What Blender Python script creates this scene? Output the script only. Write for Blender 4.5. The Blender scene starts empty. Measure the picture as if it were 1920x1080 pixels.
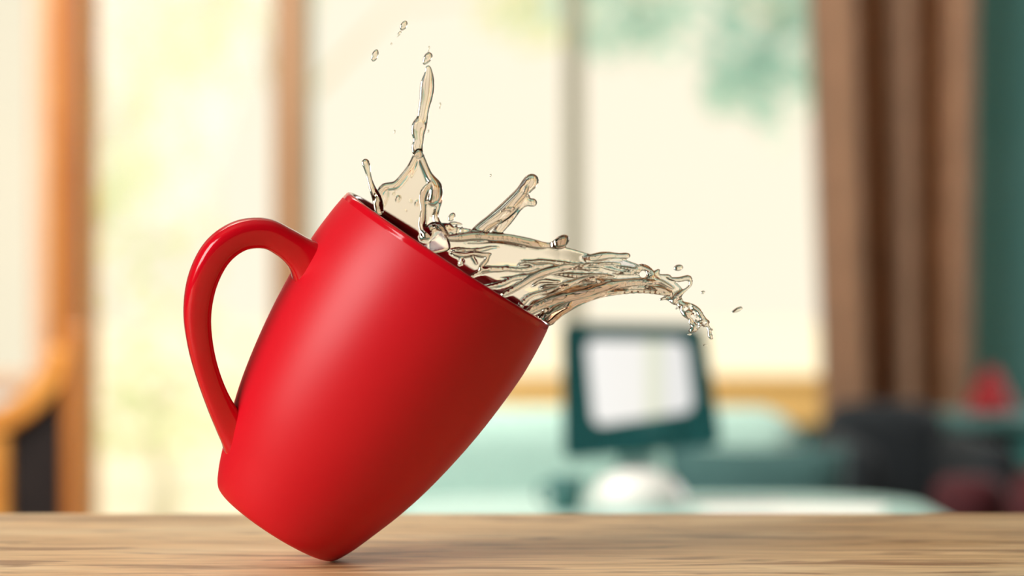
import bpy, bmesh, math, random
import numpy as np
from mathutils import Vector, Matrix

C = bpy.context.scene.collection
sc = bpy.context.scene
PI = math.pi

# ------------------------------------------------------------------ camera, world, lights, exposure
F = 4533.3                     # focal length in pixels of a 1920 wide frame (85 mm)
CAMZ = 0.8532
Y0 = 0.907                     # distance of the mug
K = Y0 / F                     # metres per pixel at the mug

cam_d = bpy.data.cameras.new('camera'); cam = bpy.data.objects.new('camera', cam_d); C.objects.link(cam)
cam.location = (0, 0, CAMZ); cam.rotation_euler = (PI/2, 0, 0)
cam_d.lens = 85; cam_d.sensor_width = 36; cam_d.clip_start = 0.05; cam_d.clip_end = 200
cam_d.dof.use_dof = True; cam_d.dof.focus_distance = Y0 - 0.02; cam_d.dof.aperture_fstop = 5.8
sc.camera = cam

def lin(r, g, b):
    f = lambda c: (c/255/12.92) if c/255 <= 0.04045 else ((c/255+0.055)/1.055)**2.4
    return (f(r), f(g), f(b))

w = bpy.data.worlds.new('sky'); sc.world = w; w.use_nodes = True
bg = w.node_tree.nodes['Background']
bg.inputs['Color'].default_value = (1.0, 0.89, 0.73, 1); bg.inputs['Strength'].default_value = 1.1

def light(name, kind, loc, target, energy, color=(1, 1, 1), **kw):
    d = bpy.data.lights.new(name, kind); o = bpy.data.objects.new(name, d); C.objects.link(o)
    o.location = loc
    o.rotation_euler = (Vector(target)-Vector(loc)).to_track_quat('-Z', 'Y').to_euler()
    d.energy = energy; d.color = color
    for k, v in kw.items(): setattr(d, k, v)
    return o
light('sun', 'SUN', (2.5, 5.4, 3.8), (0, 0, 0), 3.0, (1.0, 0.9, 0.72), angle=0.03)
# added key light for the mug, set at an unseen window left behind camera
light('side_key_light', 'AREA', (-1.43, -0.15, 1.62), (-0.1, 0.9, 0.85), 44, (1.0, 0.97, 0.95), shape='RECTANGLE', size=1.1, size_y=1.1)
light('ceiling_fill_light', 'AREA', (-0.85, 2.5, 2.42), (0.25, 4.4, 0.9), 118, (1.0, 0.93, 0.84), shape='RECTANGLE', size=0.9, size_y=0.6)  # unseen area fill, added to brighten the back of the room
light('corner_rim_light', 'AREA', (1.8, 4.46, 1.2), (0, 0.9, 0.85), 26, (1.0, 0.95, 0.92), shape='RECTANGLE', size=0.45, size_y=1.1)  # added out of view to give the mug a lit right edge
vs = sc.view_settings
vs.view_transform = 'Standard'; vs.look = 'None'; vs.exposure = 0.0; vs.gamma = 1.0; vs.use_curve_mapping = False
sc.cycles.max_bounces = 16; sc.cycles.transmission_bounces = 14; sc.cycles.transparent_max_bounces = 16
sc.cycles.caustics_refractive = False; sc.cycles.caustics_reflective = False

# ------------------------------------------------------------------ helpers
def PX(px, py, D): return Vector(((px-960)*D/F, D, CAMZ-(py-540)*D/F))
def X(px, D): return (px-960)*D/F
def Z(py, D): return CAMZ-(py-540)*D/F

def mat(name, col, rough=0.5, spec=0.5, **kw):
    m = bpy.data.materials.new(name); m.use_nodes = True
    b = m.node_tree.nodes['Principled BSDF']
    b.inputs['Base Color'].default_value = (*col, 1); b.inputs['Roughness'].default_value = rough
    b.inputs['Specular IOR Level'].default_value = spec
    for k, v in kw.items(): b.inputs[k].default_value = v
    return m

def noisy(name, c1, c2, rough=0.6, scale=(6, 6, 6), bump=0.1, lo=0.35, hi=0.65, detail=6, spec=0.4):
    """two-tone material driven by object-space noise, with a fine bump"""
    m = mat(name, c1, rough, spec); nt = m.node_tree; b = nt.nodes['Principled BSDF']
    tc = nt.nodes.new('ShaderNodeTexCoord'); mp = nt.nodes.new('ShaderNodeMapping'); mp.inputs['Scale'].default_value = scale
    nz = nt.nodes.new('ShaderNodeTexNoise'); nz.inputs['Scale'].default_value = 1; nz.inputs['Detail'].default_value = detail
    rp = nt.nodes.new('ShaderNodeValToRGB')
    rp.color_ramp.elements[0].position = lo; rp.color_ramp.elements[0].color = (*c1, 1)
    rp.color_ramp.elements[1].position = hi; rp.color_ramp.elements[1].color = (*c2, 1)
    L = nt.links.new
    L(tc.outputs['Object'], mp.inputs[0]); L(mp.outputs[0], nz.inputs['Vector']); L(nz.outputs[0], rp.inputs[0]); L(rp.outputs[0], b.inputs['Base Color'])
    if bump:
        bp = nt.nodes.new('ShaderNodeBump'); bp.inputs['Strength'].default_value = bump; bp.inputs['Distance'].default_value = 0.002
        L(nz.outputs[0], bp.inputs['Height']); L(bp.outputs[0], b.inputs['Normal'])
    return m

def link(name, me, m=None, parent=None, smooth=False):
    o = bpy.data.objects.new(name, me); C.objects.link(o)
    if m: me.materials.append(m)
    if parent: o.parent = parent
    if smooth: me.polygons.foreach_set('use_smooth', [True]*len(me.polygons))
    return o
def obj(name, bm, m=None, parent=None, smooth=False, bevel=0, seg=3, sub=0):
    bmesh.ops.recalc_face_normals(bm, faces=bm.faces)
    me = bpy.data.meshes.new(name); bm.to_mesh(me); bm.free()
    o = link(name, me, m, parent, smooth)
    if bevel:
        md = o.modifiers.new('bevel', 'BEVEL'); md.width = bevel; md.segments = seg; md.limit_method = 'ANGLE'
    if sub:
        md = o.modifiers.new('sub', 'SUBSURF'); md.levels = md.render_levels = sub
    return o
def tag(o, label=None, cat=None, group=None, kind=None):
    if label: o['label'] = label
    if cat: o['category'] = cat
    if group: o['group'] = group
    if kind: o['kind'] = kind
    return o
def thing(name, loc, label, cat, group=None):
    o = bpy.data.objects.new(name, None); C.objects.link(o); o.location = loc; o.empty_display_size = 0.05
    return tag(o, label, cat, group)
def add_box(bm, x0, x1, y0, y1, z0, z1):
    v = [bm.verts.new((x, y, z)) for z in (z0, z1) for y in (y0, y1) for x in (x0, x1)]
    for f in ((0, 1, 3, 2), (4, 6, 7, 5), (0, 4, 5, 1), (2, 3, 7, 6), (0, 2, 6, 4), (1, 5, 7, 3)): bm.faces.new([v[i] for i in f])
def box(*a):
    bm = bmesh.new(); add_box(bm, *a); return bm
def add_lathe(bm, prof, n=48, cap=False):
    rings = []
    for r, z in prof:
        if r < 1e-6: rings.append([bm.verts.new((0, 0, z))])
        else: rings.append([bm.verts.new((r*math.cos(2*PI*i/n), r*math.sin(2*PI*i/n), z)) for i in range(n)])
    for a, b in zip(rings, rings[1:]):
        for i in range(n):
            j = (i+1) % n
            if len(a) == 1 and len(b) == 1: continue
            if len(a) == 1: bm.faces.new((a[0], b[i], b[j]))
            elif len(b) == 1: bm.faces.new((a[i], a[j], b[0]))
            else: bm.faces.new((a[i], a[j], b[j], b[i]))
def lathe(prof, n=48):
    bm = bmesh.new(); add_lathe(bm, prof, n); return bm
def catmull(pts, n):
    """pts rows of any width -> smooth resampled rows"""
    p = np.asarray(pts, float); p = np.vstack([2*p[0]-p[1], p, 2*p[-1]-p[-2]]); out = []
    for i in range(1, len(p)-2):
        for t in np.linspace(0, 1, n, endpoint=False):
            a, b, c, d = p[i-1], p[i], p[i+1], p[i+2]
            out.append(0.5*(2*b+(c-a)*t+(2*a-5*b+4*c-d)*t*t+(3*b-3*c+d-a)*t**3))
    out.append(p[-2]); return np.array(out)
def add_tube(bm, pts, radii, n=12):
    """round tube along 3-D points"""
    pts = [Vector(p) for p in pts]; rings = []; up = Vector((0.123, 0.97, 0.2))
    for i, p in enumerate(pts):
        t = (pts[min(i+1, len(pts)-1)]-pts[max(i-1, 0)]).normalized()
        a = t.cross(up).normalized(); b = t.cross(a)
        r = radii[i] if hasattr(radii, '__len__') else radii
        rings.append([bm.verts.new(p+a*r*math.cos(2*PI*k/n)+b*r*math.sin(2*PI*k/n)) for k in range(n)])
    for A, B in zip(rings, rings[1:]):
        for k in range(n): bm.faces.new((A[k], A[(k+1) % n], B[(k+1) % n], B[k]))
    bm.faces.new(rings[0]); bm.faces.new(rings[-1])
def pillow_bm(w, h, d, n=14, p=2.6):
    """soft cushion in the XZ plane, centred"""
    bm = bmesh.new(); top = {}; bot = {}
    for i in range(n+1):
        for j in range(n+1):
            u, v = 2*i/n-1, 2*j/n-1
            t = max(0, (1-abs(u)**p)*(1-abs(v)**p))**0.5
            x = u*w/2*(1-0.06*(1-v*v)); z = v*h/2*(1-0.06*(1-u*u))
            edge = i in (0, n) or j in (0, n)
            top[i, j] = bm.verts.new((x, -d/2*t, z)); bot[i, j] = top[i, j] if edge else bm.verts.new((x, d/2*t, z))
    for i in range(n):
        for j in range(n):
            bm.faces.new((top[i, j], top[i+1, j], top[i+1, j+1], top[i, j+1]))
            q = [bot[i, j], bot[i, j+1], bot[i+1, j+1], bot[i+1, j]]
            try: bm.faces.new(q)
            except ValueError: pass
    return bm

# ------------------------------------------------------------------ materials
M = {}
M['teal_wall'] = noisy('teal plaster', lin(124, 194, 194), lin(106, 182, 182), 0.8, (2, 2, 2), 0.1)
M['plain_wall'] = noisy('warm grey plaster', lin(84, 76, 70), lin(76, 69, 64), 0.85, (3, 3, 3), 0.1)
M['brown_wall'] = noisy('brown plaster', lin(86, 64, 50), lin(76, 56, 44), 0.85, (3, 3, 3), 0.1)
M['ceiling'] = noisy('white plaster', lin(205, 200, 190), lin(196, 190, 180), 0.9, (3, 3, 3), 0.05)
M['floor'] = noisy('brown floor wood', lin(120, 84, 56), lin(92, 62, 40), 0.5, (2, 30, 30), 0.1)
M['orange_wood'] = noisy('honey wood', lin(230, 164, 80), lin(212, 138, 56), 0.45, (3, 3, 40), 0.1)
M['amber_wood'] = noisy('amber wood', lin(192, 122, 58), lin(172, 100, 42), 0.45, (40, 40, 3), 0.1)
M['brown_wood'] = noisy('brown wood', lin(178, 138, 100), lin(160, 120, 84), 0.5, (40, 40, 3), 0.1)
M['tan_wood'] = noisy('tan wood', lin(232, 198, 170), lin(220, 184, 154), 0.5, (40, 40, 3), 0.1)
M['grey_paint'] = noisy('grey green paint', lin(158, 156, 136), lin(146, 144, 124), 0.5, (20, 20, 3), 0.05)
M['sill_wood'] = noisy('honey sill wood', lin(248, 208, 136), lin(240, 194, 112), 0.4, (2, 30, 30), 0.1)
M['mint'] = noisy('mint fabric', lin(174, 208, 199), lin(164, 200, 191), 0.9, (60, 60, 60), 0.2)
M['mint_paint'] = noisy('mint paint', lin(172, 208, 201), lin(162, 200, 193), 0.35, (8, 8, 8), 0.03)
M['navy'] = noisy('navy fabric', lin(30, 37, 42), lin(22, 28, 33), 0.9, (60, 60, 60), 0.2)
M['dark_teal'] = noisy('dark teal plastic', lin(28, 92, 94), lin(22, 82, 84), 0.35, (10, 10, 10), 0.02)
M['grey_teal'] = noisy('grey teal fabric', lin(84, 128, 126), lin(72, 114, 112), 0.9, (60, 60, 60), 0.2)
M['sofa_shade'] = noisy('grey teal for sofa shade', lin(62, 98, 98), lin(52, 86, 86), 0.9, (60, 60, 60), 0.2)
M['white'] = noisy('white plastic', lin(240, 240, 236), lin(232, 232, 228), 0.3, (10, 10, 10), 0.02)
M['red_fabric'] = noisy('red fabric', lin(146, 30, 36), lin(128, 24, 30), 0.8, (50, 50, 50), 0.2)
M['dark_red'] = noisy('dark red fabric', lin(72, 20, 28), lin(58, 14, 22), 0.85, (50, 50, 50), 0.2)
M['black'] = noisy('dark leather', lin(36, 28, 26), lin(28, 20, 20), 0.5, (30, 30, 30), 0.2)
M['paper'] = noisy('paper', lin(245, 245, 240), lin(240, 240, 236), 0.7, (10, 10, 10), 0)
M['paving'] = noisy('pale paving', lin(236, 230, 214), lin(228, 222, 204), 0.9, (0.6, 0.6, 0.6), 0.05)
M['bark'] = noisy('pale birch bark', lin(236, 230, 214), lin(222, 214, 196), 0.9, (6, 6, 2), 0.3)

def mix_leaf(name, c, back):
    m = bpy.data.materials.new(name); m.use_nodes = True; nt = m.node_tree; nt.nodes.clear()
    o = nt.nodes.new('ShaderNodeOutputMaterial'); d = nt.nodes.new('ShaderNodeBsdfDiffuse'); t = nt.nodes.new('ShaderNodeBsdfTranslucent')
    x = nt.nodes.new('ShaderNodeMixShader'); x.inputs[0].default_value = back
    tc = nt.nodes.new('ShaderNodeTexCoord'); nz = nt.nodes.new('ShaderNodeTexNoise'); nz.inputs['Scale'].default_value = 14
    rp = nt.nodes.new('ShaderNodeValToRGB')
    rp.color_ramp.elements[0].position = 0.3; rp.color_ramp.elements[0].color = (*[v*0.86 for v in c], 1)
    rp.color_ramp.elements[1].position = 0.7; rp.color_ramp.elements[1].color = (*c, 1)
    L = nt.links.new
    L(tc.outputs['Object'], nz.inputs['Vector']); L(nz.outputs[0], rp.inputs[0])
    L(rp.outputs[0], d.inputs[0]); L(rp.outputs[0], t.inputs[0])
    L(d.outputs[0], x.inputs[1]); L(t.outputs[0], x.inputs[2]); L(x.outputs[0], o.inputs[0])
    return m
M['leaf'] = mix_leaf('pale leaf', lin(236, 244, 214), 0.5)
M['leaf_teal'] = mix_leaf('blue green leaf', lin(210, 236, 234), 0.5)
M['curtain'] = mix_leaf('brown curtain cloth', lin(200, 168, 142), 0.62)

def glass_mat():
    m = bpy.data.materials.new('window glass'); m.use_nodes = True; nt = m.node_tree; nt.nodes.clear()
    o = nt.nodes.new('ShaderNodeOutputMaterial'); t = nt.nodes.new('ShaderNodeBsdfTransparent'); t.inputs[0].default_value = (0.99, 1, 0.985, 1)
    g = nt.nodes.new('ShaderNodeBsdfGlossy'); g.inputs['Roughness'].default_value = 0.02
    fr = nt.nodes.new('ShaderNodeFresnel'); fr.inputs[0].default_value = 1.18
    x = nt.nodes.new('ShaderNodeMixShader'); L = nt.links.new
    L(fr.outputs[0], x.inputs[0]); L(t.outputs[0], x.inputs[1]); L(g.outputs[0], x.inputs[2]); L(x.outputs[0], o.inputs[0])
    return m
M['glass'] = glass_mat()

def tea_mat():
    m = bpy.data.materials.new('tea'); m.use_nodes = True; nt = m.node_tree; nt.nodes.clear()
    o = nt.nodes.new('ShaderNodeOutputMaterial'); g = nt.nodes.new('ShaderNodeBsdfGlass'); L = nt.links.new
    g.inputs['IOR'].default_value = 1.333; g.inputs['Roughness'].default_value = 0.0; g.inputs['Color'].default_value = (0.99, 0.975, 0.94, 1)
    v = nt.nodes.new('ShaderNodeVolumeAbsorption'); v.inputs['Color'].default_value = (*lin(184, 132, 74), 1); v.inputs['Density'].default_value = 160
    L(g.outputs[0], o.inputs['Surface']); L(v.outputs[0], o.inputs['Volume'])
    return m
M['tea'] = tea_mat()

def wood_table():
    m = mat('table wood', lin(205, 168, 125), 0.42, 0.35); nt = m.node_tree; b = nt.nodes['Principled BSDF']; L = nt.links.new
    tc = nt.nodes.new('ShaderNodeTexCoord')
    def noise(scale, detail, dist=0.0):
        mp = nt.nodes.new('ShaderNodeMapping'); mp.inputs['Scale'].default_value = scale
        n = nt.nodes.new('ShaderNodeTexNoise'); n.inputs['Scale'].default_value = 1; n.inputs['Detail'].default_value = detail
        n.inputs['Distortion'].default_value = dist
        L(tc.outputs['Object'], mp.inputs[0]); L(mp.outputs[0], n.inputs['Vector']); return n.outputs[0]
    def ramp(src, *stops):
        r = nt.nodes.new('ShaderNodeValToRGB'); e = r.color_ramp.elements
        for i, (p, c) in enumerate(stops):
            q = e[i] if i < 2 else e.new(p); q.position = p; q.color = (*c, 1)
        L(src, r.inputs[0]); return r.outputs[0]
    def mult(a, c, f=1.0):
        x = nt.nodes.new('ShaderNodeMix'); x.data_type = 'RGBA'; x.blend_type = 'MULTIPLY'; x.inputs[0].default_value = f
        L(a, x.inputs[6]); L(c, x.inputs[7]); return x.outputs[2]
    base = ramp(noise((7, 30, 30), 6, 0.5), (0.30, lin(222, 178, 122)), (0.52, lin(243, 204, 150)), (0.72, lin(250, 220, 172)))
    fine = ramp(noise((26, 240, 240), 5), (0.35, (0.76, 0.72, 0.68)), (0.6, (1, 1, 1)))
    streak = ramp(noise((13.0, 64, 64), 4, 0.9), (0.35, (0.42, 0.30, 0.24)), (0.47, (1, 1, 1)))
    c = mult(mult(base, fine), streak, 0.85)
    L(c, b.inputs['Base Color'])
    bp = nt.nodes.new('ShaderNodeBump'); bp.inputs['Strength'].default_value = 0.25; bp.inputs['Distance'].default_value = 0.001
    L(fine, bp.inputs['Height']); L(bp.outputs[0], b.inputs['Normal'])
    return m
M['table_wood'] = wood_table()

def glaze(name, rough, spec=0.5):
    m = mat(name, lin(204, 12, 30), rough, spec); nt = m.node_tree; b = nt.nodes['Principled BSDF']; L = nt.links.new
    tc = nt.nodes.new('ShaderNodeTexCoord'); nz = nt.nodes.new('ShaderNodeTexNoise'); nz.inputs['Scale'].default_value = 900; nz.inputs['Detail'].default_value = 2
    bp = nt.nodes.new('ShaderNodeBump'); bp.inputs['Strength'].default_value = 0.05; bp.inputs['Distance'].default_value = 0.0002
    L(tc.outputs['Object'], nz.inputs['Vector']); L(nz.outputs[0], bp.inputs['Height']); L(bp.outputs[0], b.inputs['Normal'])
    return m
M['glaze'] = glaze('red satin glaze', 0.43, 0.36)
M['glaze_gloss'] = glaze('red gloss glaze', 0.10)

# ------------------------------------------------------------------ the room
D = 4.5                        # window wall
xl, xr, yb, zc = -1.5, 2.1, -2.2, 2.5
def S(name, bm, m, parent=None, **kw):
    o = obj(name, bm, m, parent, **kw)
    if parent is None: o['kind'] = 'structure'
    return o
S('floor', box(xl-.1, xr+.1, yb-.1, D+.12, -.1, 0), M['floor'])
S('ceiling', box(xl-.1, xr+.1, yb-.1, D+.12, zc, zc+.1), M['ceiling'])
S('wall_right', box(xr, xr+.1, yb, D+.12, 0, zc), M['brown_wall'])
S('wall_front', box(xl, xr, yb-.1, yb, 0, zc), M['plain_wall'])
bm = bmesh.new()               # left wall with the opening of the added side window
add_box(bm, xl-.1, xl, yb, -1.05, 0, zc); add_box(bm, xl-.1, xl, 0.55, D+.12, 0, zc)
add_box(bm, xl-.1, xl, -1.05, 0.55, 0, 0.9); add_box(bm, xl-.1, xl, -1.05, 0.55, 2.2, zc)
S('wall_left', bm, M['plain_wall'])
# the window wall: openings left window, glazed door, wide window
xa0, xa1 = X(-330, D), X(62, D); xd0, xd1 = X(158, D), X(520, D); xw0, xw1 = X(578, D), X(1740, D)
zs_l, zs, zt = Z(735, D), Z(765, D), 2.15
bm = bmesh.new()
add_box(bm, xl, xa0, D, D+.12, 0, zc); add_box(bm, xa0, xa1, D, D+.12, 0, zs_l); add_box(bm, xw0, xw1, D, D+.12, 0, zs-.03)
add_box(bm, xa1, xd0, D+.02, D+.12, 0, zt); add_box(bm, xd1, xw0, D+.02, D+.12, 0, zt)
add_box(bm, xa0, xw1, D, D+.12, zt, zc); add_box(bm, xw1, 1.55, D, D+.12, 0, zc); add_box(bm, 2.05, xr, D, D+.12, 0, zc)
add_box(bm, 1.55, 2.05, D, D+.12, 0, .62); add_box(bm, 1.55, 2.05, D, D+.12, 1.8, zc)
S('wall_back', bm, M['teal_wall'])
# posts between the openings
S('trim_1', box(X(64, D), X(100, D), D-.035, D+.03, 0, zt), M['tan_wood'], bevel=.004)
S('trim_2', box(X(114, D), X(155, D), D-.05, D+.03, 0, zt), M['amber_wood'], bevel=.006)
S('trim_lit_side', box(X(99, D), X(115, D), D-.065, D+.03, 0, zt), M['orange_wood'], bevel=.004)  # brighter wood put in for the post's window-lit side face
S('trim_3', box(X(523, D), X(577, D), D-.05, D+.03, 0, zt), M['brown_wood'], bevel=.006)
S('trim_4', box(xa0, xw1, D-.03, D+.01, zt, zt+.09), M['brown_wood'], bevel=.005)
# left window
wn = S('window_1', box(xa0, xa1, D+.055, D+.061, zs_l+.03, zt), M['glass'])
S('frame', box(xa0, xa1, D+.03, D+.09, zs_l, zs_l+.035), M['tan_wood'], wn, bevel=.004)
S('frame', box(xa0+.14, xa0+.18, D+.03, D+.09, zs_l+.035, zt), M['tan_wood'], wn, bevel=.004)
S('sill', box(xa0, xa1-.002, D-.22, D+.06, zs_l-.02, zs_l), M['white'], wn, bevel=.006)
# glazed door
dr = S('door_1', box(xd0+.004, xd1-.004, D+.055, D+.061, .10, zt-.05), M['glass'])
S('stile', box(xd0, xd0+.012, D+.03, D+.085, 0.02, zt), M['orange_wood'], dr, bevel=.002)
S('stile', box(xd1-.012, xd1, D+.03, D+.085, 0.02, zt), M['brown_wood'], dr, bevel=.002)
S('rail', box(xd0+.012, xd1-.012, D+.03, D+.085, 0.02, .14), M['orange_wood'], dr, bevel=.002)
S('rail', box(xd0+.012, xd1-.012, D+.03, D+.085, zt-.07, zt), M['orange_wood'], dr, bevel=.002)
# wide window
xm = X(1077, D)
wn = S('window_2', box(xw0, xm-.012, D+.055, D+.061, zs, zt), M['glass'])
S('pane', box(xm+.012, xw1, D+.055, D+.061, zs, zt), M['glass'], wn)
S('mullion', box(xm-.018, xm+.018, D+.03, D+.085, zs, zt), M['grey_paint'], wn, bevel=.004)
S('sill', box(xw0, xw1, D-.055, D+.09, Z(718, D), Z(704, D)), M['sill_wood'], wn, bevel=.005)
S('apron', box(xw0, xw1, D-.045, D+.02, Z(775, D)-.02, Z(718, D)), M['sill_wood'], wn, bevel=.004)
# side window, added out of frame to house the mug's key light
wn = S('added_side_window', box(xl-.06, xl-.055, -1.05, .55, .9, 2.2), M['glass'])
for y in (-1.05, -.27, .51): S('frame', box(xl-.08, xl-.03, y, y+.04, .9, 2.2), M['white'], wn, bevel=.004)
for z in (.9, 2.16): S('frame', box(xl-.08, xl-.03, -1.01, .51, z, z+.04), M['white'], wn, bevel=.004)
wn = S('added_corner_window', box(1.55, 2.05, D+.055, D+.061, .62, 1.8), M['glass'])  # unseen corner window, added to house the rim light
for x in (1.55, 2.01): S('frame', box(x, x+.04, D+.03, D+.09, .62, 1.8), M['brown_wood'], wn, bevel=.004)
for z in (.62, 1.76): S('frame', box(1.59, 2.01, D+.03, D+.09, z, z+.04), M['brown_wood'], wn, bevel=.004)
S('baseboard_right', box(xr-.015, xr, yb, D, 0, .09), M['white'])

# outside: pale paving and sunlit trees
S('ground', box(-30, 30, D+.13, 60, -.2, -.05), M['paving'])
hs = thing('house', (X(-560, 13), 13, -.05), 'pale grey neighbouring house seen through the left window', 'house')
M['pale_render'] = noisy('pale grey render', lin(248, 248, 250), lin(242, 244, 248), 0.9, (1, 1, 1), 0.05)
hw_ = X(62, 13)-X(-560, 13)
obj('wall', box(0, hw_, 0, 2, 0, 3.0), M['pale_render'], hs)
bm = bmesh.new(); v_ = [bm.verts.new(p) for p in ((-.2, -.2, 3), (hw_+.1, -.2, 3), (hw_+.1, 2.2, 3), (-.2, 2.2, 3), (-.2, 1, 3.9), (hw_+.1, 1, 3.9))]
for f in ((0, 1, 5, 4), (3, 4, 5, 2), (0, 4, 3), (1, 2, 5), (0, 3, 2, 1)): bm.faces.new([v_[i] for i in f])
obj('roof', bm, M['paving'], hs)
wf = obj('window', box(hw_-.75, hw_-.3, -.03, .01, .5, 1.5), M['white'], hs); obj('pane', box(hw_-.72, hw_-.33, -.035, -.028, .53, 1.47), M['grey_paint'], wf)
random.seed(4)
def tree(px, py, Y, rx, rz, n, leafsize, m, label, tpx):
    c = PX(px, py, Y); tx = X(tpx, Y)-c.x; t = thing('garden_tree', (c.x, Y, -.05), label, 'tree', 'trees outside the windows')
    h = c.z+.05
    bm = bmesh.new()
    add_tube(bm, [(tx, 0, 0), (tx+.03, 0, h*.35), (tx-.02, .02, h*.75), (tx*.6, 0, h), (0, 0, h+rz*.3)], [.05, .04, .03, .015, .005], 8)
    for a in range(6):
        an = a*1.05; r = rx*.7
        add_tube(bm, [(tx*.1, 0, h), (r*.5*math.cos(an), r*.5*math.sin(an), h+rz*.1), (r*math.cos(an), r*math.sin(an), h+rz*.4)], [.008, .006, .003], 6)
    obj('trunk', bm, M['bark'], t, smooth=True)
    bm = bmesh.new()
    lumps = [(random.gauss(0, .5), random.gauss(0, .5), random.gauss(0, .5)) for _ in range(9)]
    for i in range(n):
        l = random.choice(lumps); v = Vector((random.gauss(0, .3), random.gauss(0, .3), random.gauss(0, .3)))
        p = Vector(((l[0]+v.x)*rx, (l[1]+v.y)*rx, h+(l[2]+v.z)*rz))
        a = Vector((random.uniform(-1, 1), random.uniform(-1, 1), random.uniform(-1, 1))).normalized()
        b = a.orthogonal().normalized(); s = leafsize*random.uniform(.6, 1.3); k = a.cross(b)*s*.15
        bm.faces.new([bm.verts.new(q) for q in (p-a*s, p+b*s*.45+k, p+a*s, p-b*s*.45+k)])
    o = obj('foliage', bm, m, t); o['kind'] = 'stuff'
tree(215, 260, 10, .3, .75, 260, .06, M['leaf'], 'slender pale green tree behind the left edge of the glazed door', 128)
tree(300, 760, 9, .30, .30, 110, .06, M['leaf'], 'low pale green shrub seen at the foot of the glazed door', 300)
tree(370, 40, 12.5, .4, .35, 160, .07, M['leaf'], 'pale green tree crown at the top of the glazed door', 548)
tree(1168, 8, 10, .32, .2, 240, .07, M['leaf_teal'], 'blue green tree crown right of the thin window bar', 1690)
tree(1440, 40, 9, .22, .34, 330, .07, M['leaf_teal'], 'blue green tree crown beside the top of the curtain', 1740)
tree(1020, 10, 14, .4, .2, 120, .07, M['leaf'], 'pale green tree crown left of the thin window bar', 550)

# ------------------------------------------------------------------ curtain
Dc = 4.28
cu = thing('curtain', (X(1670, Dc), Dc, 0.03), 'floor-length brown curtain with deep folds at the right end of the wide window', 'curtain')
def curtain_bm():
    n, mrows = 150, 24; verts = []; bm = bmesh.new(); rows = []
    for j in range(mrows+1):
        v = j/mrows; row = []
        for i in range(n+1):
            u = i/n
            wl = X(1572, Dc)-cu.location.x; wr = X(1806, Dc)-cu.location.x
            tl = X(1490, Dc)-cu.location.x; tr = X(1838, Dc)-cu.location.x
            k = v**1.3
            x = (wl+(tl-wl)*k)+((wr+(tr-wr)*k)-(wl+(tl-wl)*k))*u
            ph = 2*PI*(2.9*u+.10*math.sin(3*u+1.2*v))
            y = .10*math.sin(ph)*(1-.25*v)+.012*math.sin(2.3*ph+2*v)
            x += .026*math.sin(2*ph+.6)
            row.append(bm.verts.new((x, y, v*2.2)))
        rows.append(row)
    for a, b in zip(rows, rows[1:]):
        for i in range(n): bm.faces.new((a[i], a[i+1], b[i+1], b[i]))
    return bm
o = obj('cloth', curtain_bm(), M['curtain'], cu, smooth=True)
md = o.modifiers.new('thick', 'SOLIDIFY'); md.thickness = .0015
bm = bmesh.new(); add_tube(bm, [(-.9, 0, 2.26), (.35, 0, 2.26)], .014, 12)
obj('curtain_rod', bm, M['brown_wood'], cu, smooth=True)
bm = bmesh.new(); add_lathe(bm, [(0, -.03), (.02, -.025), (.028, 0), (.02, .025), (0, .03)], 16)
bmesh.ops.rotate(bm, verts=bm.verts, cent=(0, 0, 0), matrix=Matrix.Rotation(PI/2, 3, 'Y')); bmesh.ops.translate(bm, verts=bm.verts, vec=(.36, 0, 2.26))
obj('finial', bm, M['brown_wood'], cu, smooth=True)
bm = bmesh.new(); add_box(bm, -.6, -.58, -.01, D-Dc, 2.25, 2.27)
obj('bracket', bm, M['brown_wood'], cu)
bm = bmesh.new(); add_box(bm, .24, .26, -.01, D-Dc, 2.25, 2.27)
obj('bracket', bm, M['brown_wood'], cu)

# ------------------------------------------------------------------ wooden armchair at the far left
Da = 3.6
ac = thing('armchair', (X(60, Da), Da, 0), 'honey wood armchair with dark leather side below the left window', 'armchair')
def aL(px, py, dy=0): q = PX(px, py, Da+dy); return (q.x-ac.location.x, dy, q.z)
def rail_bm(pts, hw, dep):
    """flat wooden rail swept along a line in the XZ plane"""
    bm = bmesh.new(); P = catmull([(p[0], p[2]) for p in pts], 8); rings = []
    for i, p in enumerate(P):
        t = P[min(i+1, len(P)-1)]-P[max(i-1, 0)]; t = t/np.linalg.norm(t); nn = np.array([-t[1], t[0]])
        a, b = p+nn*hw, p-nn*hw
        rings.append([bm.verts.new((a[0], -dep, a[1])), bm.verts.new((b[0], -dep, b[1])), bm.verts.new((b[0], dep, b[1])), bm.verts.new((a[0], dep, a[1]))])
    for A, B in zip(rings, rings[1:]):
        for k in range(4): bm.faces.new((A[k], A[(k+1) % 4], B[(k+1) % 4], B[k]))
    bm.faces.new(rings[0]); bm.faces.new(rings[-1]); return bm
obj('arm', rail_bm([aL(118, 655), aL(104, 700), aL(70, 745), aL(25, 778), aL(-40, 800), aL(-120, 806)], .018, .03), M['orange_wood'], ac, bevel=.006)
z0 = aL(0, 960)[2]
bm = box(aL(122, 0)[0], aL(156, 0)[0], -.025, .025, 0, aL(0, 610)[2]); obj('back_leg', bm, M['amber_wood'], ac, bevel=.008)
bm = box(aL(-26, 0)[0], aL(20, 0)[0], -.025, .025, 0, aL(0, 786)[2]); obj('front_leg', bm, M['orange_wood'], ac, bevel=.008)
bm = bmesh.new()
vs_ = [aL(22, 990), aL(22, 794), aL(66, 760), aL(104, 712), aL(120, 690), aL(120, 990)]
fr = [bm.verts.new((p[0], -.008, p[2])) for p in vs_]; bk = [bm.verts.new((p[0], .012, p[2])) for p in vs_]
bm.faces.new(fr); bm.faces.new(bk)
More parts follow.
